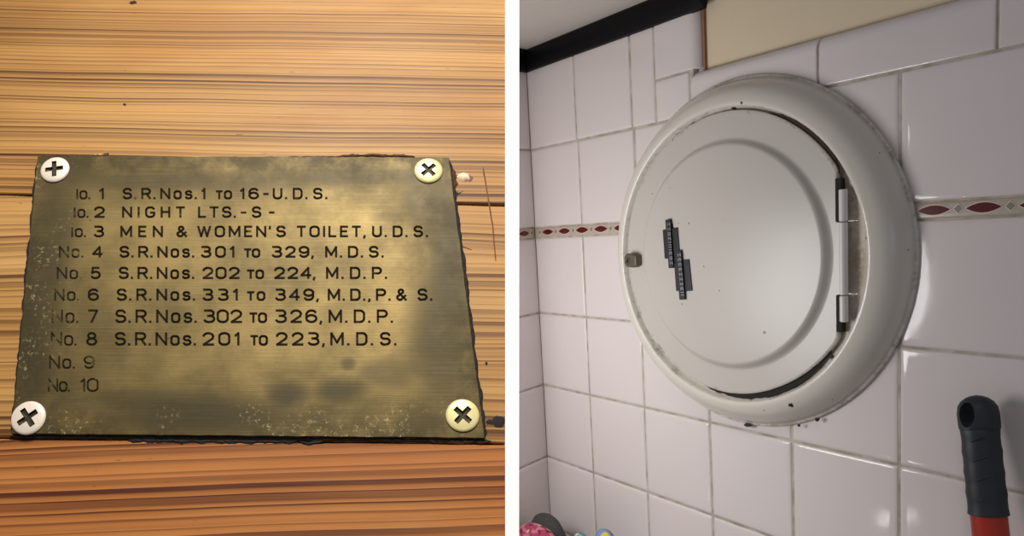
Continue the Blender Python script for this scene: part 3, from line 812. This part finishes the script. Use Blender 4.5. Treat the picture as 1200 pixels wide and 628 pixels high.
# enamel chips
def rim_h(r):
    p = rim_prof
    for (r0, h0), (r1, h1) in zip(p[3:], p[4:]):
        if r1 <= r <= r0: return h0+(h1-h0)*(r0-r)/max(r0-r1, 1e-9), math.atan2(-(h1-h0), r0-r1)
    return .02, 0
def chip(px, py, size, el=1.0, seed=0):
    # find the point of the rim under this pixel
    h = .02; 
    for _ in range(30):
        x, z = WU(px, py, h); x -= CX; z -= CZ; r = math.hypot(x, z); h = .6*h+.4*rim_h(min(max(r,.152),.180))[0]
    x, z = WU(px, py, h); x -= CX; z -= CZ; r = math.hypot(x, z); a = math.atan2(z, x)
    e = .0004; hh, _ = rim_h(r); h2, _ = rim_h(r+.002); sl = (h2-hh)/.002
    nrm = Vector((-sl*math.cos(a), -1, -sl*math.sin(a))).normalized()
    t1 = Vector((-math.sin(a), 0, math.cos(a))); t2 = nrm.cross(t1)
    rnd = random.Random(seed); V = []; n = 14; c = Vector((x, -h, z))
    V.append(c+nrm*.0005)
    ks = [1+rnd.uniform(-.25,.25) for _ in range(n)]
    for k, hgt in ((.7,.0005),(1.0,-.0004)):
        for j in range(n): th = 2*math.pi*j/n; V.append(c+t1*math.cos(th)*size*el*ks[j]*k+t2*math.sin(th)*size*ks[j]*k+nrm*hgt)
    Fs = [(0,1+j,1+(j+1) % n) for j in range(n)]+[(1+j,1+n+j,1+n+(j+1) % n,1+(j+1) % n) for j in range(n)]
    obj('enamel_chip', V, Fs, m_chip, cover, True)
chip(927,475,.0026,1.1,1); chip(957.5,491.5,.0020,1.3,2); chip(869,120.5,.0015,1,3); chip(975,418,.0022,1,4); chip(876,498,.0022,2.2,5); chip(936,498.5,.0014,1.2,6); chip(1015,279,.0011,1,7); chip(860,127,.0022,1.2,8)

# ------------------------------------------------------------------ mop handle
def wp(px, py, h): u, z = WU(px, py, h); return Vector((u, S-h, ZC+z))
T = wp(1144,463,.020); Bt = wp(1158.5,603,.030); ax = (Bt-T).normalized()
k = T.z/(-ax.z); foot = T+ax*k
mop = empty('mop_handle', foot)
tag(mop, 'red mop pole with dark rubber hanging grip leaning on tiles', 'mop')
zax = -ax; view = (CAM-T).normalized(); xax = zax.cross(view).normalized(); xax = -xax if xax.dot(c2w((1,0,0))) < 0 else xax; yax = zax.cross(xax)
def ML(x, y, z): return T-foot + xax*x + yax*y - zax*z         # z downwards from the grip's top
def loft(secs, n=32):
    V = []
    for z, rx_, ry_, ox in secs:
        for j in range(n): a = 2*math.pi*j/n; V.append(ML(ox+rx_*math.cos(a), ry_*math.sin(a), z))
    return V, grid_faces(len(secs), n)
GL = (Bt-T).length
mmpp = GL/140.0
R1, R2 = 20.6*mmpp, 20.0*mmpp
secs = [(0,.0005,.0005,.000),(.0006,R1*.30,R1*.26,0),(.0022,R1*.56,R1*.48,0),(.0050,R1*.80,R1*.66,0),(.0090,R1*.96,R1*.80,0),(.0150,R1*1.02,R1*.88,0),(.0225,R1*1.02,R1*.92,0),(.0268,R1*1.0,R1*.92,0),(.0272,R1*.955,R1*.90,0)]
for i in range(13):
    t = i/12; z = .0280+(GL-.0284)*t; rip = .00035*math.cos(t*12*math.pi/1.5)
    secs.append((z, R1*.94+(R2-R1*.94)*t+rip, R1*.90+(R2-R1*.90)*t+rip, 0))
secs += [(GL, R2*.98, R2*.98, 0), (GL, R2*.8, R2*.8, 0), (GL-.004, R2*.78, R2*.78, 0)]
Vg, Fg = loft(secs)
gbody = obj('grip', Vg, Fg + [tuple(range(31,-1,-1))], m_rubber, mop, True, 40)
# slot for hanging, cut right through the cap
sd = (xax*-.64 + yax*.77*(1 if yax.dot(view) > 0 else -1)).normalized()   # slot axis: towards the lens and to its left
sw_ = zax.cross(sd).normalized()
cV = []; nn = 24
for s in (-.03, .03):
    for j in range(nn):
        a = 2*math.pi*j/nn; z = .0152+.0100*math.sin(a); x = .0058*math.cos(a)
        cV.append(T-foot + sd*s + sw_*x - zax*z - xax*0.0)
cut = obj('cutter', cV, [tuple(range(nn)), tuple(range(2*nn-1,nn-1,-1))]+[(j,(j+1) % nn,nn+(j+1) % nn,nn+j) for j in range(nn)], m_rubber, mop)
md = gbody.modifiers.new('b', 'BOOLEAN'); md.object = cut; md.operation = 'DIFFERENCE'; md.solver = 'EXACT'
bpy.context.view_layer.update(); dg = bpy.context.evaluated_depsgraph_get()
nm = bpy.data.meshes.new_from_object(gbody.evaluated_get(dg)); gbody.modifiers.clear(); old = gbody.data; gbody.data = nm; nm.name = 'grip'
nm.set_sharp_from_angle(angle=math.radians(40))
bpy.data.objects.remove(cut)
# raised ribs
sgn = 1 if yax.dot(view) > 0 else -1
for i in range(4):
    z = .036+i*.0165*(GL/.1); V = []
    for j in range(7):
        a = math.radians(118-14*j/1.0*.5); zz = z-.0045*j/6
        r = R1*.95
        for (da, dz, dr) in ((0,-.0007,-.0004),(0,0,.0006),(0,.0007,-.0004)):
            V.append(ML((r+dr)*math.cos(a), sgn*(r+dr)*math.sin(a), zz+dz))
    obj('grip_rib', V, [f for j in range(6) for f in ((j*3,j*3+1,(j+1)*3+1,(j+1)*3),(j*3+1,j*3+2,(j+1)*3+2,(j+1)*3+1))], m_rubber, gbody, True)
R3 = 18.3*mmpp
obj('pole', *loft([(GL-.003,R3,R3,0),(GL+.001,R3,R3,0),(k*.5,R3,R3,0),(k-.004,R3,R3,0),(k-.004,.0005,.0005,0)]), m_red, mop, True, 40)

# ------------------------------------------------------------------ things in the bottom corner, on the worktop
wtz = WU(640, 672)[1]
wtop = obj('worktop', *boxvf(cols[0]+.001, -.70, S-.22, S-.001, ZC+wtz-.03, ZC+wtz), m_worktop)
tag(wtop, 'narrow worktop in the tiled corner below the frame', 'worktop')
wsup = obj('worktop_support', *boxvf(cols[0]+.02, -.75, S-.18, S-.02, 0, ZC+wtz-.03), m_worktop); wsup.parent = wtop
def lump(name, px, py, h, rx_, ry_, mat, seed, amp=.12, depth=None, squash=1.0):
    """soft rounded heap whose crown shows at pixel px, py; stands on the worktop"""
    top = wp(px, py, h); zb = ZC+wtz; H_ = top.z-zb; n, m_ = 36, 18
    e = empty_mesh = None; V = []
    for i in range(m_+1):
        ph_ = math.pi/2*i/m_
        for j in range(n):
            a = 2*math.pi*j/n
            p = Vector((math.cos(a)*math.sin(ph_)**.75*rx_, math.sin(a)*math.sin(ph_)**.75*ry_, H_*math.cos(ph_)**squash if ph_ < math.pi/2-1e-6 else 0))
            q = noise.noise(p*55+Vector((seed,0,0)))*amp
            p = Vector((p.x*(1+q), p.y*(1+q), p.z*(1+q*.5*(math.sin(ph_)))))
            V.append(p)
    Fs = grid_faces(m_+1, n) + [tuple(range(m_*n, m_*n+n))]
    o = obj(name, V, Fs, mat, None, True); o.location = (top.x, top.y, zb); return o
n_ = NT('charcoal_felt'); o_ = n_.obj(); k_ = n_.noise(o_, 500, 3); n_.bump(k_, .5, .001)
m_felt = n_.p(Base_Color=n_.mix(k_, lin(40,40,40), lin(92,90,88)), Roughness=.95)
def cloth(name, bg, spots, sc, seed):
    n = NT(name); o = n.obj(); c = bg
    wob = n.noise(o, 60, 2)
    for i, (col, scale, lo, hi) in enumerate(spots):
        off = n.n('ShaderNodeVectorMath', {0: o, 1: (seed+i*1.7, i*.9, i*2.3)}, operation='ADD').outputs[0]
        k = n.noise(off, scale*sc, 2, .4); c = n.mix(n.step(k, lo, hi), c, col)
    n.bump(n.noise(o, 900, 2), .4, .0006)
    return n.p(Base_Color=c, Roughness=.9)
m_pink = cloth('pink_print', lin(172,62,96), [(lin(206,120,140),90,.52,.58),(lin(112,36,62),120,.56,.62),(lin(226,196,150),75,.63,.68)], 1.0, 2.0)
m_teal = cloth('teal_print', lin(96,150,148), [(lin(226,216,200),60,.44,.50)], 1.0, 6.0)
m_blue = cloth('blue_print', lin(126,146,190), [(lin(70,84,110),70,.56,.60)], 1.0, 3.0)
m_yellow = simple('yellow_print', lin(214,196,88), .9, var=.1)
o = lump('felt_pouch', 640, 602.5, .062, .044, .024, m_felt, 1, .06, squash=.6); tag(o, 'charcoal grey felt pouch tucked in the tiled corner', 'pouch')
o = lump('pink_cloth', 630, 616.0, .112, .060, .026, m_pink, 5, .10, squash=.55); tag(o, 'crumpled pink and maroon patterned cloth beside the white partition', 'cloth')
o = lump('cream_cloth', 680, 624.5, .050, .022, .018, m_teal, 7, .06, squash=.7); tag(o, 'cream and teal patterned cloth between pink and blue cloths', 'cloth')
o = lump('blue_cloth', 708, 620.3, .050, .026, .020, m_blue, 9, .05, squash=.6); bc = o; tag(o, 'blue cloth with a yellow patch at the bottom of the tiles', 'cloth')

# yellow patch sewn on the blue cloth, on the side that faces the lens
H_ = max(v.co.z for v in bc.data.vertices)
dv = (CAM-bc.location); dv.z = 0; dv.normalize(); aa = math.atan2(dv.y, dv.x)
V = []
for rr in (0, .5, 1.0):
    for j in range(16):
        a = 2*math.pi*j/16; ph_ = .62+.42*rr*math.sin(a); az = aa+.75*rr*math.cos(a)
        V.append(Vector((math.cos(az)*math.sin(ph_)**.75*.026, math.sin(az)*math.sin(ph_)**.75*.020, H_*math.cos(ph_)**.6))*1.0 + Vector((math.cos(az)*math.sin(ph_), math.sin(az)*math.sin(ph_), math.cos(ph_)))*.0016)
obj('yellow_patch', V, grid_faces(3, 16), m_yellow, bc, True)
